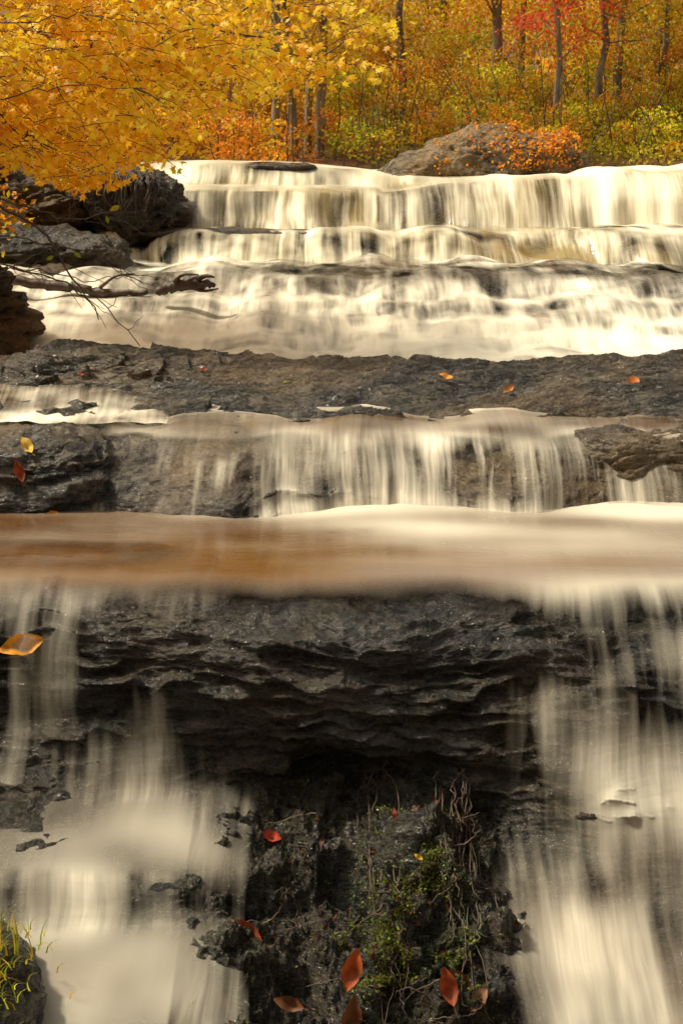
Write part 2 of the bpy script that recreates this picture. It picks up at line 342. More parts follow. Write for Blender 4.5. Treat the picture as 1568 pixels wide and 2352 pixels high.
def foam_E(X,Y,Z):
    nz=fbm(X*.8,Y*3,0*Z+8,3)
    f=.14+.35*nz+.5*sm(8.05,8.2,Y)
    w=sm(-1.545,-1.60,Z)
    return np.clip(f*(1-w)+w*(.78+.3*nz-.3*bx(X,-.04,.34,.1)*(1-sm(-1.72,-1.82,Z))),0,1)
tier([(-4,E2),(-1.3,E2),(-.55,E2),(-.35,E),(.1,E),(.3,[(y+.08,z) for y,z in E]),(.6,E),(.9,E2),(1.5,E),(4,E)],xs_dense(-4,4,-2.1,2.1,640),260,M_mid,M_wE,cover_E,foam_E,f=2.2,amp=.07,strata=2.2,off=.012,wob=.2,seed=11,k=1.,ripple=.012,drop=.035,bulge=.06,br=3)
# slab D
def sl(zc,front): 
    return [(10.0,-1.9),(9.55,-1.62),(9.25,zc-.06),(9.0,zc),(8.8,zc-.035),(8.55,front),(8.3,front-.06),(8.12,-1.53),(8.02,-1.6),(7.9,-1.8)]
SL=[(-5,sl(-1.36,-1.46)),(-2.1,sl(-1.36,-1.46)),(-1.85,sl(-1.23,-1.46)),(-1.3,sl(-1.245,-1.45)),(-.95,sl(-1.31,-1.44)),(-.5,sl(-1.35,-1.43)),(.2,sl(-1.385,-1.45)),(.9,sl(-1.345,-1.43)),(2.2,sl(-1.315,-1.41)),(3.5,sl(-1.3,-1.4)),(5,sl(-1.3,-1.4))]
xs=xs_dense(-5,5,-2.4,2.4,800)
P,t=surf(SL,xs,420,.7,.09,21); N=normals(P); N=N if np.mean(N[...,2])>0 else -N
X,Y,Z=P[...,0],P[...,1],P[...,2]
ph=(Y*2.2+Z*6+X*.35)*2.0+2.4*pn(X*.6,Y*1.5,Z)+.5*pn(X*4,Y*6,Z*4)
saw=np.mod(ph,1)
ph3=(Y*2.2-Z*4+X*.15)*5+2.6*pn(X*.9,Y*2.5,Z)+.6*pn(X*5,Y*6,Z*4)
d=rock_disp(P,2.2,.045,2.5)+.10*(saw**.6-.5)*np.clip(.7+1.2*pn(X*1.3,Y*2,0*X),.1,1.3)+.04*(np.mod(ph3,1)**.7-.5)+.035*fbm(X*1.8,Y*7,Z*7,5,.6)
R_sl=P+N*d[...,None]
grid_obj('rock_slab',R_sl,M_mid,{'moss':.3*sm(-1.2,-1.7,X)*np.ones(X.shape)})
# side cascade over slab, left
xs=np.linspace(-4.2,-.15,300)
C1=[(8.95,-1.47),(8.75,-1.44),(8.55,-1.435),(8.4,-1.47),(8.25,-1.52),(8.12,-1.54),(7.95,-1.56)]
C2=[(8.8,-1.55),(8.7,-1.52),(8.5,-1.51),(8.4,-1.525),(8.25,-1.54),(8.12,-1.55),(7.95,-1.56)]
P,t=surf([(-4.2,C1),(-1.6,C1),(-.9,C2),(-.15,C2)],xs,110,.6,.06,5); N=normals(P); N=N if np.mean(N[...,2])>0 else -N
X,Y,Z=P[...,0],P[...,1],P[...,2]
W=P+N*(.02+.02*pn(X*3,Y*2,0*X)+.01*pn(X*12,Y*3,0*X))[...,None]
grid_obj('waterfall',W,M_wE,{'cover':np.clip((1-sm(-.7,-.2,X))*(.55+.6*fbm(X*2,Y*3,0*X,3))*sm(8.9,8.75,Y),0,1),'foam':np.clip(.40+.8*fbm(X*2.5,Y*4,0*X,3)+.35*sm(8.4,8.15,Y),0,1),'streak':np.full(X.shape,.7)},np.stack([X,np.repeat(t[None],len(xs),0)],-1))
# tier C
C=[(14.3,-1.12),(13.2,-1.11),(12.6,-1.11),(12.45,-1.16),(12.25,-1.25),(11.95,-1.28),(11.8,-1.35),(11.5,-1.39),(11.35,-1.46),(11.1,-1.50),(10.85,-1.56),(9.8,-1.58),(9.2,-1.6)]
Cc=[(14.3,-1.12),(13.2,-1.11),(12.3,-1.10),(12.1,-1.15),(11.9,-1.25),(11.7,-1.27),(11.5,-1.35),(11.25,-1.38),(11.1,-1.46),(10.9,-1.50),(10.7,-1.56),(9.8,-1.58),(9.2,-1.6)]
def cover_C(X,Y,Z):
    nz=fbm(X*.9,Y*2.2,0*X+2,4); n2=fbm(X*5,Y*1.6,0*X+5,3)
    c=.70+.5*nz+.35*n2-.55*sm(-1.22,-1.10,Z)*sm(-1.3,-.8,X)*bx(Y,11.7,13.2,.2)*(.8+.8*nz)
    return np.clip(c+.4*sm(11.7,11.0,Y),0,1)
def foam_C(X,Y,Z):
    nz=fbm(X*1.1,Y*3,0*X+12,4); n2=fbm(X*6,Y*1.5,0*X+2,3)
    return np.clip(.66+.5*nz+.4*n2-.4*sm(12.0,12.6,Y)*sm(-1.2,0,X)+.3*sm(11.7,11.,Y)+.12*sm(0,2,X),0,1)
tier([(-3.4,C),(-1.8,Cc),(-1,C),(.5,Cc),(1.2,Cc),(2,C),(3,Cc),(6.5,Cc)],xs_dense(-3.4,6.5,-2.9,3.2,620),340,M_far,M_wmid,cover_C,foam_C,f=1.6,amp=.05,strata=2,off=.03,wob=.42,seed=31,k=1.1,ripple=.024,drop=.03,bulge=.06,flat=.3)
# tier B
B=[(15.7,-.87),(15.0,-.868),(14.65,-.88),(14.48,-.92),(14.28,-1.03),(14.12,-1.12),(13.9,-1.22)]
def cover_B(X,Y,Z):
    nz=fbm(X*1.1,Y*2,0*X+7,4); n2=fbm(X*4.5,Y*1.2,0*X+5,3)
    c=.68+.6*nz+.4*n2-.7*sm(14.5,14.6,Y)*bx(X,-3,0,.2)-.4*bx(X,.6,1.5,.3)*sm(14.4,14.6,Y)
    return np.clip(c,0,1)
def foam_B(X,Y,Z): return np.clip(.6+.5*fbm(X*1.4,Y*2,0*X+1,3)+.25*fbm(X*6,Y,0*X,2)-.35*bx(X,1.2,2.6,.3),0,1)
tier([(-2.6,B),(8.5,B)],xs_dense(-2.6,8.5,-2.5,3.7,560),190,M_far,M_wfar,cover_B,foam_B,f=1.6,amp=.05,strata=2,off=.03,wob=.5,seed=41,k=.8,ripple=.02,drop=.03,bulge=.05)
# tier A
def A2(zc): return [(18.5,zc),(16.4,zc),(16.0,zc-.005),(15.82,zc-.04),(15.66,zc-.15),(15.5,zc-.29),(15.35,-.87),(15.2,-1.0)]
def cover_A(X,Y,Z):
    nz=fbm(X*1.6,0*Y,Z*.6,3); return np.clip(.80+.55*nz-.22*(1-sm(.6,1.4,X))-.1*bx(X,.3,1.4,.2)+.22*sm(2,3,X),0,1)
def foam_A(X,Y,Z): return np.clip(.52+.5*fbm(X*1.3,Y*1,Z*.5+3,3)+.2*sm(15.9,16.1,Y)+.15*sm(2.,3,X),0,1)
tier([(-1.95,A2(-.48)),(.7,A2(-.48)),(1.3,A2(-.39)),(2.5,A2(-.345)),(3.8,A2(-.30)),(8.8,A2(-.30))],xs_dense(-1.95,8.8,-1.9,3.9,560),190,M_far,M_wfar,cover_A,foam_A,f=1.5,amp=.05,strata=2,off=.03,wob=.4,seed=51,k=.8,ripple=.02,drop=.03,bulge=.05)
def A1(zc,zb): return [(21,zc),(18,zc),(17.4,zc),(17.15,zc-.02),(16.9,(zc+zb)/2),(16.65,zb),(16.3,zb-.04)]
def cover_A1(X,Y,Z): return np.clip(.75+.45*fbm(X*1.7,0*Y,Z,3)-.6*bx(X,-1.15,-.35,.15)*sm(-.42,-.25,Z)*(Y<18)-.3*bx(X,-.4,.3,.1)*(Y<17.6),0,1)
tier([(-2.4,A1(-.235,-.5)),(-.9,A1(-.235,-.5)),(-.2,A1(-.29,-.5)),(.4,A1(-.34,-.52)),(1,A1(-.35,-.45)),(2,A1(-.345,-.40)),(8.8,A1(-.33,-.38))],xs_dense(-2.4,8.8,-2.3,4.1,420),150,M_far,M_wfar,cover_A1,foam_A,f=1.4,amp=.04,strata=2,off=.03,wob=.15,seed=61,k=.8,ripple=.014,drop=.03)
# ---------------- single rocks ----------------
def rock(name,c,s,mat,seed=0,f=1.6,amp=.12,e=.6,rot=0,n=130,tilt=0,strata=2.5,moss=0.):
    u=np.linspace(-math.pi,math.pi,n*2); v=np.linspace(-math.pi/2,math.pi/2,n)
    U,V=np.meshgrid(u,v,indexing='ij'); sg=lambda a,p:np.sign(a)*np.abs(a)**p
    D=np.stack([sg(np.cos(V),e)*sg(np.cos(U),e),sg(np.cos(V),e)*sg(np.sin(U),e),sg(np.sin(V),e)],-1)
    P=D*np.array(s); rr=P+np.array(c)+seed*3.1
    d=rock_disp(rr,f,amp,strata)+.35*amp*fbm(rr[...,0]*5,rr[...,1]*5,rr[...,2]*9,4,.6); dr=D/np.linalg.norm(D,axis=-1)[...,None]
    P=P+dr*(d*min(max(s[2],.12),.5)/.4*.9)[...,None]+(dr*np.array([1,1,0]))*(pn(rr[...,0]*1.3,rr[...,1]*1.3,rr[...,2]*.5)*s[0]*.25)[...,None]
    P[-1]=P[0]
    ca,sa=math.cos(tilt),math.sin(tilt); P=np.stack([P[...,0]*ca-P[...,2]*sa,P[...,1],P[...,0]*sa+P[...,2]*ca],-1)
    ca,sa=math.cos(rot),math.sin(rot); P=np.stack([P[...,0]*ca-P[...,1]*sa,P[...,0]*sa+P[...,1]*ca,P[...,2]],-1)
    P=P+np.array(c)
    grid_obj(name,P,mat,{'moss':np.full(P.shape[:2],moss)})
    return P
RB=rock('stream_rock',(-1.85,7.6,-1.76),(.58,.38,.25),M_mid,1,2.2,.15,.5,strata=2.)
rock('stream_rock',(2.1,7.85,-1.76),(.85,.42,.26),M_mid,2,2.2,.18,.6,tilt=.06,rot=-.15,strata=2.)
rock('stream_rock',(-1.35,6.7,-1.93),(.75,.20,.055),M_mid,3,2.4,.05,.8)
rock('stream_rock',(-1.45,6.3,-1.925),(.5,.12,.045),M_mid,4,2.4,.05,.8)
rock('mossy_rock',(-1.5,4.4,-3.05),(.45,.5,.36),M_fg,5,2.2,.1,.8,moss=.6)
rock('bank_rock',(-2.15,15.0,-.66),(.42,.5,.33),M_far,6,1.8,.26,.7,strata=.6)
rock('bank_rock',(-3.2,13.6,-1.04),(1.15,.7,.22),M_far,7,1.6,.24,.65)
rock('bank_rock',(-3.0,12.9,-1.24),(.70,.5,.18),M_bank,8,1.8,.24,.75)
rock('bank_rock',(-3.6,15.4,-.7),(1.2,1.0,.40),M_bank,9,1.4,.25,.8)
rock('bank_rock',(-3.0,10.9,-1.22),(.55,.45,.34),M_bank,10,2.2,.26,.85)
rock('bank_rock',(3.9,14.6,-1.0),(.45,.3,.18),M_far,12,1.5,.1,.7)
for i,(x,y,z,sx,sz) in enumerate([(-1.35,14.75,-.87,.95,.035),(-.35,14.7,-.875,.6,.03),(-1.9,15.2,-.72,.35,.16),(-.75,17.2,-.26,.42,.05),(-1.55,16.3,-.62,.35,.12)]):
    rock('stream_rock',(x,y,z),(sx,.25,sz),M_far,20+i,2.,.1,.7)
# boulder
px=np.array([.48,.62,.9,1.2,1.6,2.0,2.4,2.65,2.82,2.92]); pz=np.array([-.33,-.18,-.06,.09,.18,.16,.12,.11,-.06,-.3])
xb=np.linspace(.48,2.92,220); ang=np.linspace(-.25,math.pi+.25,130)
top_=np.interp(xb,px,pz); k=np.exp(-.5*(np.arange(-9,10)/4)**2); k/=k.sum(); top_=np.convolve(np.pad(top_,9,mode='edge'),k,'valid')
hz=(top_+.55); wy=.75*np.sqrt(np.clip(1-((xb-1.7)/1.25)**2,0.02,1))**.7
sg=lambda a,p:np.sign(a)*np.abs(a)**p
P=np.stack([np.repeat(xb[:,None],130,1),17.6-wy[:,None]*sg(np.cos(ang),.75)[None]*1.0,-.55+hz[:,None]*sg(np.sin(ang),.7)[None]],-1)
dd=rock_disp(P,1.5,.11,1.6)+.04*fbm(P[...,0]*5,P[...,1]*5,P[...,2]*9,4); cen=np.array([1.7,17.6,-.4]); dr=(P-cen); dr/=np.linalg.norm(dr,axis=-1)[...,None]
P=P+dr*dd[...,None]; BP=P
grid_obj('boulder',P,M_boulder,{'moss':np.zeros(P.shape[:2])})
# ---------------- ground ----------------
def gz(x,y):
    ch=np.interp(y,[-6,4,5.8,6.8,8,10,13,15,17,18.5,19.6,21,40,70,140],[-5,-4.4,-3.4,-2.6,-2.3,-2.1,-1.9,-1.5,-1.0,-.6,-.25,-.1,1.0,4.0,16])
    xl=np.interp(y,[0,7,11,13,15,18],[-3.0,-3.0,-2.7,-2.35,-2.2,-2.6]); xr=np.interp(y,[0,7,12,16,18],[3.1,3.3,5.8,8.0,8.2])
    bl=np.interp(y,[0,6,8,10,12,14,18,20,40,70,140],[-2.2,-1.6,-1.3,-.9,-.75,-.5,-.2,0,1.1,4.1,16.1])
    k=np.maximum(sm(0,1.1,xl-x),sm(0,1.5,x-xr)); 
    far=np.maximum(0,np.abs(x)-6)*.18*k
    return ch+(bl-ch)*np.where(y<19.3,k,k*0)+np.clip(far,0,5)+.06*fbm(x*.8,y*.8,0*x,3)*k
gx=np.concatenate([np.linspace(-80,-8,30,endpoint=False),np.linspace(-8,10,220,endpoint=False),np.linspace(10,80,30)])
gy=np.concatenate([np.linspace(-40,-6,14,endpoint=False),np.linspace(-6,9,60,endpoint=False),np.linspace(9,24,170,endpoint=False),np.linspace(24,140,80)])
GX,GY=np.meshgrid(gx,gy,indexing='ij')
t=NT('leaf_litter_ground'); co=t.n('ShaderNodeTexCoord').outputs['Object']
n=t.noise(co,9,8,.7); n2=t.noise(co,1.3,4)
col=t.mix(t.mr(n,.35,.65),(.03,.018,.008),(.28,.11,.025)); col=t.mix(t.mr(n2,.45,.6,0,.6),col,(.10,.10,.02))
p=t.n('ShaderNodeBsdfPrincipled',i_Base_Color=col,i_Roughness=.85,i_Normal=t.bump(n,.8,.06)); M_ground=t.out(p.outputs[0])
grid_obj('ground',np.stack([GX,GY,gz(GX,GY)],-1),M_ground)
# ---------------- forest ----------------
def jcol(base,n,v=.25,h=.12):
    b=np.array(base)[None]*np.exp(rng.normal(0,v,(n,1)))*np.exp(rng.normal(0,h,(n,3))); return np.clip(b,0,.97)
OR=(.95,.37,.02);RU=(.78,.25,.02);YE=(.97,.60,.025);GO=(.96,.50,.02);OL=(.52,.44,.02);GR=(.40,.48,.03);RE=(.95,.12,.03);BR=(.42,.17,.02);YG=(.80,.66,.03)
def mass(clumps,per):
    P=[];C=[]
    for (c,r,colr,dens) in clumps:
        n=int(per*dens*r[0]*r[2])
        if n<3: continue
        q=rng.normal(size=(n,3)); q/=np.linalg.norm(q,axis=1)[:,None]; q*=rng.uniform(.35,1,(n,1))**.5
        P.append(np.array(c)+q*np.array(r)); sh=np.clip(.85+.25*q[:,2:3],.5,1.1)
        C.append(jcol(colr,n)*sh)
    return np.vstack(P),np.vstack(C)
def zone(x,z):
    if x<-.2: w=[(RU,2.),(OR,4),(GO,4),(BR,.6),(OL,.8)]
    elif x<2.0: w=[(OL,3),(YG,2.),(OR,2.4),(GR,1.6),(GO,1.6),(RU,.8)]
    else: w=[(OL,3.6),(YG,2.6),(OR,2.4),(GR,1.6),(RU,1.2),(GO,1.4)]
    p=np.array([a[1] for a in w]); return w[rng.choice(len(w),p=p/p.sum())][0]
cl=[]
for i in range(1500):
    x=rng.uniform(-9,14); y=rng.uniform(19.2,24.5); 
    base=float(gz(np.array(x),np.array(y))); hh=.62+.045*(y-19)*5
    z=base+rng.uniform(0,1)**.9*hh*(.9+.3*math.sin(x*1.3)); r=rng.uniform(.14,.34)
    cl.append(((x,y,z),(r*1.2,r,r*.8),zone(x,z),1))
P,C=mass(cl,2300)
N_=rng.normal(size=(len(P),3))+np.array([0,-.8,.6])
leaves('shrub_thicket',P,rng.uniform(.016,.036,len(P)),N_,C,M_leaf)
ln=[]
for i in range(650):
    x=rng.uniform(-8,12); y=rng.uniform(19.1,24); b=float(gz(np.array(x),np.array(y))); h=rng.uniform(.6,1.6); dx,dy=rng.normal(0,.3,2)
    ln.append((spline([(x,y,b-.05),(x+dx*.4,y+dy*.3,b+h*.5),(x+dx*1.2,y+dy,b+h)],6,.02,i),[.010,.003]))
tubes('shrub_stems',ln,M_twig,4)
cl=[]
def canopy(x0,x1,y0,y1,z0,z1,n,cols,rr=(.3,.7),dens=1.):
    for i in range(n):
        r=rng.uniform(*rr); cl.append(((rng.uniform(x0,x1),rng.uniform(y0,y1),rng.uniform(z0,z1)),(r*1.3,r,r*.6),cols[rng.integers(len(cols))],dens))
canopy(-12,-2,22,30,.3,5,130,[GO,OR,YE,RU,BR])
canopy(-3.0,.9,21.5,27,.7,4,100,[YE,YE,GO,YG,YE,OR])
canopy(-2,3,24,31,.8,5,100,[OR,GO,GO,YE,YG,OL])
canopy(1.0,5.5,22.5,34,1.0,5,130,[OR,GO,GO,OR,OL,RE,RU])
canopy(3.5,7,22,27,.6,4,95,[YG,OL,YE,GR,GO])
canopy(5,16,22,32,.3,5,130,[GO,OR,YG,OL,RU])
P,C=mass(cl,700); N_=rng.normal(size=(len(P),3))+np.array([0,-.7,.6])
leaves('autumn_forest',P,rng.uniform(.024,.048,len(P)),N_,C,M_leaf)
cl=[]
canopy(-26,30,36,55,1.0,9,520,[GO,OR,GO,YE,OL,YE,YG],(.8,1.6),1.)
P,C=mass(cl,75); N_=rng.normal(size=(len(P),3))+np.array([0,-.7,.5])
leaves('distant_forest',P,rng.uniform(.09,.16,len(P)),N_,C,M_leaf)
# woods lining both banks downstream, out of view, added to darken low reflections
cl=[]; ln=[]
for i in range(430):
    a=rng.uniform(math.radians(150),math.radians(390)); R_=rng.uniform(15,21); x=R_*math.cos(a); y=R_*math.sin(a)*1.0
    hmax=9 if x>-8 else 6.5
    r=rng.uniform(1.,1.9); cl.append(((x,y,rng.uniform(-2.5,hmax)),(r*1.2,r,r*.75),[OL,GO,OR,GR,BR,OL][rng.integers(6)],1))
P,C=mass(cl,46); leaves('unseen_riverside_forest',P,rng.uniform(.14,.26,len(P)),rng.normal(size=(len(P),3)),C*.7,M_leaf)
for i in range(30):
    a=rng.uniform(math.radians(155),math.radians(385)); R_=rng.uniform(15,20); x=R_*math.cos(a); y=R_*math.sin(a)
    ln.append((spline([(x,y,-5),(x+rng.normal(0,.2),y,1),(x+rng.normal(0,.5),y,7.5)],8,.03,i),[.22,.17,.08]))
tubes('unseen_riverside_trunks',ln,M_bark,8)
def tree(name,x,y,h,r,lean=0,col=None,leafn=0,leafc=None,lz=(1,3),seed=0,spread=1.2,ls=(.024,.042)):
    rs=np.random.default_rng(seed+100); b=float(gz(np.array(x),np.array(y)))-.2
    par=bpy.data.objects.new(name,None); link(par)
    trunk=spline([(x,y,b),(x+lean*.35+rs.normal(0,.05),y,b+h*.35),(x+lean*.7+rs.normal(0,.08),y+.1,b+h*.7),(x+lean,y+.2,b+h)],16,.015,seed)
    ln=[(trunk,[r*1.25,r,r*.8,r*.35])]; tips=[]
    for k in range(14):
        f=rs.uniform(.2,.98); p=trunk[int(f*15)]; a=rs.uniform(0,2*math.pi); L=rs.uniform(.5,1)*spread
        e=p+np.array([math.cos(a)*L,math.sin(a)*L*.7,rs.uniform(.1,.8)*L]); m_=(p+e)/2+rs.normal(0,.08,3)
        bl=spline([p,m_,e],7,.02,k); ln.append((bl,[r*.28,r*.06])); tips.append(bl)
        for j in range(4):
            q=bl[rs.integers(2,7)]; e2=q+rs.normal(0,.3,3)*spread*.7+np.array([0,0,.12]); l2=spline([q,(q+e2)/2+rs.normal(0,.04,3),e2],5); ln.append((l2,[r*.08,r*.03])); tips.append(l2)
    o=tubes('trunk_and_limbs',ln,M_bark,8,.06); o.parent=par
    if leafn:
        T=np.vstack(tips); T=T[(T[:,2]>lz[0])&(T[:,2]<lz[1])]
        c=T[rs.integers(len(T),size=leafn)]; P=c+rs.normal(0,.11*spread,(leafn,3))*np.array([1,1,.6])
        Nn=rs.normal(size=(leafn,3))+np.array([0,-.7,.6]); o2=leaves('foliage',P,rs.uniform(ls[0],ls[1],leafn),Nn,jcol(leafc,leafn,.22,.15),M_leaf,STAR); o2.parent=par
for i,(x,y,r,lean) in enumerate([(.96,22.4,.055,-.05),(2.41,23.2,.075,.1),(3.0,24.5,.05,-.2),(3.75,21.8,.05,.0),(4.24,23,.065,.05),(-.62,20.2,.05,-.35),(-.33,20.3,.06,.12),(-.48,20.6,.045,.1),(-1.25,22.5,.07,.3),(-2.2,23,.1,-.1),(1.75,27,.07,.2),(5.3,25,.11,.2),(.1,26,.07,0),(-3.8,23,.13,0),(7,24,.13,.1),(4.9,23.4,.05,.3)]):
    tree('forest_tree',x,y,6.0,r,lean,leafn=1800,leafc=[GO,OR,YE,YG,YE][i%5],lz=(.8,8),seed=i,spread=1.1)
tree('red_maple_tree',3.0,21.2,4.2,.04,.1,leafn=8000,leafc=(.96,.17,.05),lz=(.5,5),seed=77,spread=1.4)
tree('yellow_birch_tree',-.9,20.0,4.5,.05,.1,leafn=6500,leafc=YE,lz=(.5,5),seed=78,spread=1.2)
pts=BP[20:205,10:60].reshape(-1,3); fr=pts[(pts[:,1]<17.5)&(pts[:,2]>-.3)&(pts[:,0]>1.1)&(pts[:,0]<2.9)]
w=np.exp(2.4*fbm(fr[:,0]*2.2,fr[:,1]*2,fr[:,2]*4,2))*(.15+sm(1.2,2.6,fr[:,0])); w/=w.sum()
P=fr[rng.choice(len(fr),1250,p=w)]+rng.normal(0,.03,(1250,3))+np.array([0,-.03,.02])
leaves('vine_on_boulder',P,rng.uniform(.012,.028,1250),rng.normal(size=(1250,3))+np.array([0,-1,.4]),np.vstack([jcol(OR,750),jcol(RU,500)]),M_leaf)
# ---------------- yellow maple ----------------
par=bpy.data.objects.new('yellow_maple_tree',None); link(par)
rs=np.random.default_rng(55)
base=np.array([-4.6,11.5,-1.2])
ln=[(spline([base,(-4.5,11.4,.5),(-4.35,11.2,2.2),(-4.2,11.3,4.5)],14,.02,1),[.2,.16,.13,.07])]
limbs=[]
for s,e,z0,r in [((-4.5,11.4,.3),(-1.2,10.2,.55),.75,.05),((-4.5,11.4,.6),(-1.0,10.8,1.0),1.15,.05),((-4.45,11.3,0),(-1.9,9.9,-.05),.35,.04),((-4.4,11.3,1.2),(-.3,10.6,.95),1.6,.05),((-4.4,11.2,.1),(-2.3,9.4,.25),.5,.04),((-4.4,11.2,1.6),(-1.6,11.2,1.9),2.1,.05),((-4.3,11.2,2.4),(-2,10.8,2.7),3.0,.05),((-4.45,11.3,.5),(-.2,11.3,.62),1.1,.04),((-4.3,11.2,1.0),(-4.5,9.3,1.0),1.4,.05),((-4.3,11.2,1.6),(-6.2,10.8,2),2.1,.05)]:
    s=np.array(s);e=np.array(e); m_=(s+e)/2; m_[2]=z0
    l=spline([s,m_,e],18,.03,int(abs(e[0])*37)); limbs.append(l); ln.append((l,[r*.6,r*.3,.005]))
zl_x=[-7,-3.5,-2.45,-2.1,-1.82,-1.5,-1.04,-.86,-.7,-.45,.24,.5]; zl_z=[-.1,-.15,-.2,-.3,-.36,-.2,-.12,.12,.25,.40,.44,.7]
LP=[];LC=[];LN=[];LS=[]
nt_=0
while nt_<1500:
    x=rs.uniform(-5.6,.45); z=rs.uniform(-.5,2.4); y=rs.uniform(9.2,11.6)
    sc_=y/10.5
    if z/sc_<np.interp(x/sc_,zl_x,zl_z)+.05: continue
    dens=np.interp(x,[-2.2,-.9,-.6,-.1,.45],[1,.95,.40,.24,.08])
    nn=float(fbm(np.array(x*1.5),np.array(y*1.2),np.array(z*2.6),2))
    if rs.uniform()>dens*(1 if nn>-.05 else .18): continue
    if z>1.2 and rs.uniform()<.85: continue
    if x<-3.0 and rs.uniform()<.65: continue
    nt_+=1
    p=np.array([x,y,z]); L=rs.uniform(.2,.45); d=np.array([rs.uniform(.1,1),rs.uniform(-.6,.3),rs.uniform(-.35,.12)]); d/=np.linalg.norm(d)
    tw=spline([p-d*L*.6,p+np.array([0,0,.02]),p+d*L*.4+np.array([0,0,-.04])],5); ln.append((tw,[.003,.0015]))
    n=rs.integers(11,17); f=rs.uniform(-.5,.5,n)[:,None]
    q=p+d*L*f+rs.normal(0,.055,(n,3))*np.array([1,1,.5]); q[:,2]=np.maximum(q[:,2],(np.interp(q[:,0]/sc_,zl_x,zl_z)-.04)*sc_)
    LP.append(q); ora=np.clip(.15+.8*nn+.2*(z<.25)+rs.normal(0,.18),0,1)
    c=np.array((.97,.68,.03))*(1-ora)+np.array((.97,.46,.012))*ora
    LC.append(jcol(c,n,.10,.06)); LN.append(rs.normal(size=(n,3))*.75+np.array([-.5,-.6,.7])); LS.append(rs.uniform(.030,.052,n))
for i in range(150):
    l=limbs[rs.integers(len(limbs))]; p=l[rs.integers(5,18)]; e=p+np.array([rs.uniform(.0,.9),rs.uniform(-.5,.4),rs.uniform(-.5,.3)])
    if e[2]<np.interp(e[0],zl_x,zl_z)+.1: continue
    ln.append((spline([p,(p+e)/2+rs.normal(0,.05,3)+np.array([0,0,.06]),e],8,.012,i),[.008,.002]))
o=tubes('trunk_and_limbs',ln,M_twig,5); o.parent=par
M_maple=leaf_mat('maple_leaf',.5,.45,.35,.08)
o=leaves('foliage',np.vstack(LP),np.concatenate(LS),np.vstack(LN),np.vstack(LC),M_maple,STAR); o.parent=par
n=16000; x=rng.uniform(-6,-2.0,n); y=rng.uniform(11,19,n); z=gz(x,y)+rng.uniform(0,.35,n)*rng.uniform(0,1,n)
k=(x<np.interp(y,[0,11,13,15,18],[-3,-2.7,-2.4,-2.4,-2.6])); 
cc=np.vstack([jcol(OR,n//4),jcol(OL,n//4),jcol(RU,n//4),jcol(BR,n-3*(n//4))])[rng.permutation(n)]
leaves('bank_undergrowth',np.stack([x,y,z],-1)[k],rng.uniform(.02,.045,k.sum()),rng.normal(size=(k.sum(),3))+np.array([0,-.4,1]),cc[k],M_leaf)
ln=[]
for i in range(150):
    x=rng.uniform(-2.7,-1.85); y=14.5+rng.normal(0,.06); z=-.34+rng.normal(0,.03); L=rng.uniform(.12,.42)
    ln.append((spline([(x,y+.3,z+.02),(x,y,z),(x+rng.normal(0,.03),y-.06,z-L*.5),(x+rng.normal(0,.05),y-.04,z-L)],9,.006,i),[.007,.003]))
tubes('hanging_roots',ln,M_twig,4)
T=[([(-2.6,9.5,-.2),(-2.28,9.5,-.34),(-1.98,9.5,-.55),(-1.75,9.45,-.87),(-1.6,9.4,-1.12)],[.013,.004]),
([(-2.6,9.5,-.28),(-2.1,9.4,-.37),(-1.75,9.4,-.47),(-1.4,9.3,-.39)],[.008,.003]),
([(-2.6,9.6,-.62),(-2.28,9.5,-.75),(-1.93,9.5,-.86),(-1.6,9.4,-1.0),(-1.32,9.3,-1.28)],[.008,.003]),
([(-2.6,9.6,-.5),(-2.0,9.5,-.62),(-1.6,9.5,-.72),(-1.3,9.5,-.9)],[.006,.0025]),
([(-2.6,9.6,-.9),(-2.1,9.5,-.8),(-1.7,9.5,-.86),(-1.35,9.5,-.84)],[.006,.0025]),
([(-2.5,9.5,.5),(-2.25,9.4,.2),(-2.2,9.3,-.1),(-2.3,9.3,-.4)],[.006,.003]),
([(-2.6,9.4,.2),(-2.0,9.2,.3),(-1.6,9.2,.35),(-1.2,9.1,.3)],[.006,.002]),
([(-2.6,9.4,.75),(-2.0,9.2,.72),(-1.6,9.2,.78),(-1.1,9.1,.7)],[.006,.002])]
ln=[(spline(a,16,.012,i),r) for i,(a,r) in enumerate(T)]
for l,r in list(ln):
    for j in range(9):
        p=l[rs.integers(3,15)]; e=p+np.array([rs.uniform(.05,.3),rs.uniform(-.1,.1),rs.uniform(-.2,.14)]); ln.append((spline([p,(p+e)/2+rs.normal(0,.02,3),e],6,.006,j),[.003,.0015]))
tubes('bare_branches',ln,M_twig,5)
q=np.array([(-1.45,9.3,-.40),(-1.5,9.3,-.47),(-1.9,9.4,-.72),(-1.72,9.4,-.70),(-2.26,9.3,-.85)])
leaves('branch_leaves',q,np.array([.035,.025,.028,.03,.03]),np.array([[.2,-1,.3]]*5),np.array([YG,GR,GR,GR,GR])*.7,M_leaf,BEECH)
tubes('driftwood_log',[(spline([(-2.75,12.0,-1.10),(-2.3,11.95,-1.15),(-1.95,11.9,-1.20),(-1.6,11.85,-1.18)],24,.01,3),[.045,.04,.035,.02]),(spline([(-2.0,11.9,-1.15),(-1.85,11.8,-1.05),(-1.7,11.8,-1.03)],8),[.015,.005])],M_twig,10,.12)
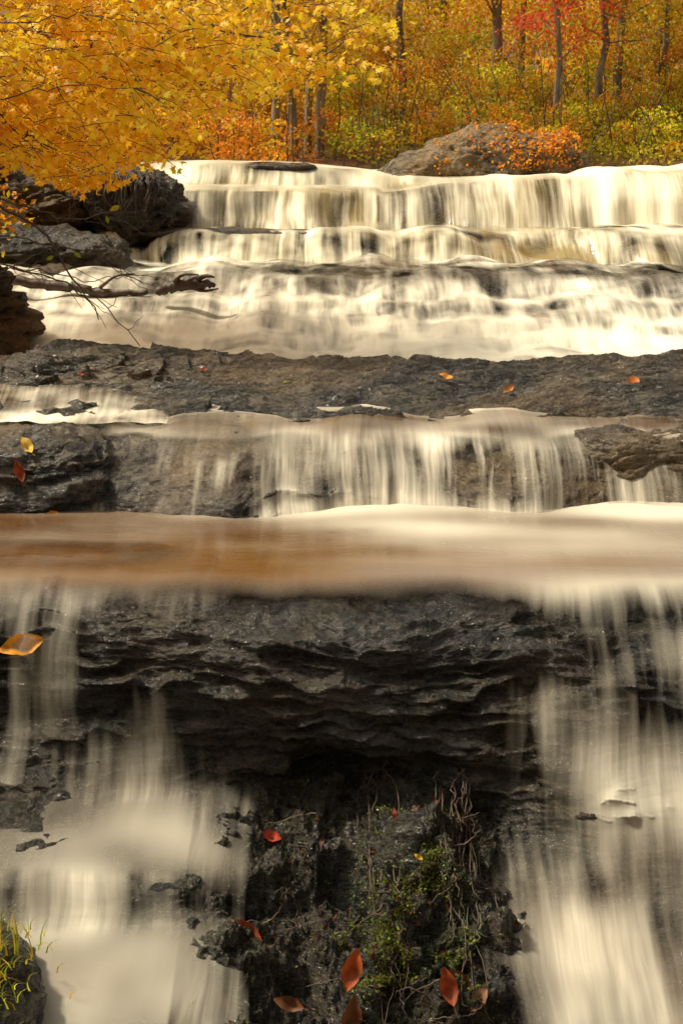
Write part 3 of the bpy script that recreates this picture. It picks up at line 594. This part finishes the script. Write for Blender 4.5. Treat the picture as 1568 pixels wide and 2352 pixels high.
tubes('broken_branch',[(spline([(-1.5,11.7,-1.18),(-1.38,11.65,-1.12),(-1.15,11.6,-1.09),(-1.02,11.6,-1.11)],16,.008,4),[.03,.05,.045,.015]),(spline([(-1.2,11.6,-1.07),(-1.1,11.58,-1.03),(-1.02,11.58,-1.04)],6),[.03,.006]),(spline([(-1.25,11.6,-1.1),(-1.12,11.58,-1.15),(-.99,11.58,-1.13)],6),[.02,.005]),(spline([(-1.35,11.6,-1.08),(-1.28,11.58,-1.02),(-1.15,11.58,-1.02)],6),[.02,.005])],M_twig,9,.15)
# ---------------- fallen leaves ----------------
def at(R,x,y):
    F=R.reshape(-1,3); d=(F[:,0]-x)**2+(F[:,1]-y)**2; i=np.argmin(d); return F[i].copy()
def atz(R,x,z):
    F=R.reshape(-1,3); F=F[F[:,1]<6.1]; d=(F[:,0]-x)**2+(F[:,2]-z)**2; return F[np.argmin(d)].copy()
items=[]
def L(p,s,n,c,spin): items.append((p,s,n,c,spin))
O2=(.72,.26,.03);R2=(.34,.055,.018);B2=(.14,.05,.02)
for x,y,s,c,sp in [(.63,8.55,.046,(.85,.33,.03),.9),(1.0,8.5,.05,(.6,.22,.05),2.2),(1.75,8.5,.075,(.6,.17,.03),-.4),(-1.6,8.65,.026,R2,1.),(-.85,8.75,.026,R2,1.2),(-.33,8.55,.024,GR,1.5),(1.2,8.45,.02,R2,.3)]:
    p=at(R_sl,x,y)+np.array([0,-.01,.02]); L(p,s,(.1,-.5,.9),c,sp)
def onR(R,x,z):
    F=R.reshape(-1,3); d=(F[:,0]-x)**2+(F[:,2]-z)**2+.02*(F[:,1]-F[:,1].min()); return F[np.argmin(d)].copy()
for x,z,s,n,c,sp in [(-1.66,-1.53,.06,(.1,-.7,.6),(.85,.55,.08),.5),(-1.68,-1.66,.06,(.1,-1,.15),R2,.3),(-1.5,-1.88,.03,(.2,-.7,.7),O2,1.5)]:
    L(onR(RB,x,z)+np.array([0,-.02,.005]),s,n,c,sp)
L(atz(R_fg,-1.38,-2.12)+np.array([0,-.03,.02]),.10,(.1,-.8,.6),(.9,.38,.03),1.75)
for x,y,s,c,sp,n in [(-.3,5.5,.05,(.5,.05,.02),1.2,(0,-.6,.7)),(-.38,4.95,.08,R2,.95,(.1,-.8,.5)),(.03,4.78,.08,(.5,.09,.02),-.35,(.2,-.9,.3)),(-.42,4.7,.08,B2,.3,(-.3,-.8,.4)),(-.2,4.75,.06,B2,1.3,(0,-.8,.5)),(.02,4.58,.08,B2,-.2,(.3,-.9,.2)),(.42,4.7,.06,B2,.6,(.3,-.8,.3)),(.5,4.6,.055,(.25,.12,.06),-.6,(0,-.7,.6)),(.38,4.6,.07,R2,.2,(.1,-.9,.3)),(.3,5.15,.02,YE,1.,(0,-.8,.5)),(.22,5.4,.03,R2,.4,(0,-.7,.6)),(.04,5.1,.035,R2,-.8,(0,-.8,.4)),(.48,5.5,.04,B2,1.,(0,-.8,.5))]:
    p=at(R_fg,x,y); p=p+np.array(n)*.03; L(p,s,n,c,sp)
n=120; xx=rng.uniform(-.45,.6,n); yy=rng.uniform(4.4,5.6,n)
for a_,b_ in zip(xx,yy):
    L(at(R_fg,a_,b_)+np.array([0,-.003,.003]),rng.uniform(.01,.026),rng.normal(size=3)*.5+np.array([0,-.7,.6]),[B2,(.05,.02,.01),(.06,.025,.015),(.09,.03,.015)][rng.integers(4)],rng.uniform(0,6))
leaves('fallen_leaves',np.array([i[0] for i in items]),np.array([i[1] for i in items]),np.array([i[2] for i in items],float),np.array([i[3] for i in items]),M_wetleaf,BEECH,spin=np.array([i[4] for i in items]))
n=6500; F=R_fg.reshape(-1,3); sel=F[(F[:,0]>-.6)&(F[:,0]<.62)&(F[:,2]<-2.72)&(F[:,1]>4.4)&(F[:,2]>-3.4)]
w=np.clip(fbm(sel[:,0]*5,sel[:,1]*5,sel[:,2]*5,3)+.0,0,1)**1.5*np.exp(-((sel[:,0]-.28)/.22)**2)+1e-9; w/=w.sum()
P=sel[rng.choice(len(sel),n,p=w)]+rng.normal(0,.008,(n,3))+np.array([0,-.006,.008])
leaves('moss',P,rng.uniform(.003,.010,n),rng.normal(size=(n,3))+np.array([0,-.6,.6]),jcol((.11,.13,.015),n,.5,.15),M_leaf)
ln=[]
for i in range(40):
    x=rng.choice([.17,.45,.5])+rng.normal(0,.035); z=rng.uniform(-2.95,-2.55); p=atz(R_fg,x,z)+np.array([0,-.02,0]); pts=[p]
    for k in range(7):
        q=pts[-1]+np.array([rng.normal(0,.02),rng.uniform(-.05,-.005),-rng.uniform(.015,.05)]); s_=atz(R_fg,q[0],q[2]); q[1]=min(q[1],s_[1]-.01) if s_[1]-q[1]<.15 else q[1]+.05; pts.append(q)
    ln.append((spline(pts,22,.004,i),[.004,.0012]))
for i in range(60):
    x=rng.uniform(-.5,.6); y=rng.uniform(4.5,5.5); p=at(R_fg,x,y)+np.array([0,-.01,.01]); a_=rng.uniform(0,6.28); l=rng.uniform(.06,.24)
    pts=[p]
    for k in range(4):
        a_+=rng.normal(0,.5); q=pts[-1]+np.array([math.cos(a_)*l/4,0,math.sin(a_)*l/5]); pts.append(q)
    ln.append((spline(pts,12,.003,i),[.004,.0015]))
tubes('exposed_roots',ln,M_twig,5)
V=[];F=[];C=[]
for i in range(420):
    x=rng.normal(-1.3,.12); y=rng.uniform(4.1,4.65); z=-2.76-.5*max(0,x+1.2)+rng.normal(0,.02); h=rng.uniform(.06,.17); a_=rng.normal(0.4,.7); w_=rng.uniform(.002,.004)
    b=len(V); dx=math.sin(a_)*h; dy=rng.normal(-.2,.3)*h
    for k in range(5):
        f=k/4; cx=x+dx*f*f; cy=y+dy*f; cz=z+h*(f-.45*f*f*abs(math.sin(a_))*1.5); ww=w_*(1-f*.95)
        V+= [(cx-ww,cy,cz),(cx+ww,cy,cz)]
    for k in range(4): F.append((b+2*k,b+2*k+1,b+2*k+3,b+2*k+2))
    c=jcol([(.6,.5,.04),(.3,.36,.03),(.8,.6,.06)][rng.integers(3)],1)[0]; C+=[c]*10
me=bpy.data.meshes.new('grass_tuft'); me.from_pydata(V,[],F); ca=me.color_attributes.new('col','FLOAT_COLOR','POINT'); cc=np.ones((len(V),4)); cc[:,:3]=np.array(C); ca.data.foreach_set('color',cc.reshape(-1)); me.materials.append(M_leaf); link(bpy.data.objects.new('grass_tuft',me))
# ---------------- light ----------------
w=bpy.data.worlds.new('World'); sc.world=w; w.use_nodes=True; nt=w.node_tree; bg=nt.nodes['Background']
EL,AZ=math.radians(54),math.radians(-80)
sky=nt.nodes.new('ShaderNodeTexSky'); sky.sky_type='NISHITA'; sky.sun_disc=False; sky.sun_elevation=EL; sky.sun_rotation=AZ; sky.dust_density=5; sky.air_density=1.0
hs=nt.nodes.new('ShaderNodeHueSaturation'); hs.inputs['Saturation'].default_value=.2; nt.links.new(sky.outputs[0],hs.inputs['Color'])
tint=nt.nodes.new('ShaderNodeMix'); tint.data_type='RGBA'; tint.blend_type='MULTIPLY'; tint.inputs[0].default_value=1; tint.inputs[7].default_value=(1,.93,.79,1)
nt.links.new(hs.outputs[0],tint.inputs[6]); nt.links.new(tint.outputs[2],bg.inputs[0]); bg.inputs[1].default_value=.15
sl_=bpy.data.lights.new('sun','SUN'); sl_.energy=4.7; sl_.angle=math.radians(6); sl_.color=(1,.88,.67)
so=link(bpy.data.objects.new('sun',sl_))
d=Vector((math.sin(AZ)*math.cos(EL),math.cos(AZ)*math.cos(EL),math.sin(EL))); so.rotation_euler=d.to_track_quat('Z','Y').to_euler()
# ---------------- camera ----------------
cam=bpy.data.cameras.new('camera'); cam.sensor_fit='VERTICAL'; cam.sensor_height=36; cam.sensor_width=24; cam.lens=50; cam.clip_end=500; cam.clip_start=.05
cam.dof.use_dof=True; cam.dof.focus_distance=7.5; cam.dof.aperture_fstop=11
co_=link(bpy.data.objects.new('camera',cam)); co_.location=(0,0,0); co_.rotation_euler=(math.radians(90-14.5),0,0)
sc.camera=co_
sc.view_settings.view_transform='Standard'; sc.view_settings.look='None'; sc.view_settings.exposure=0
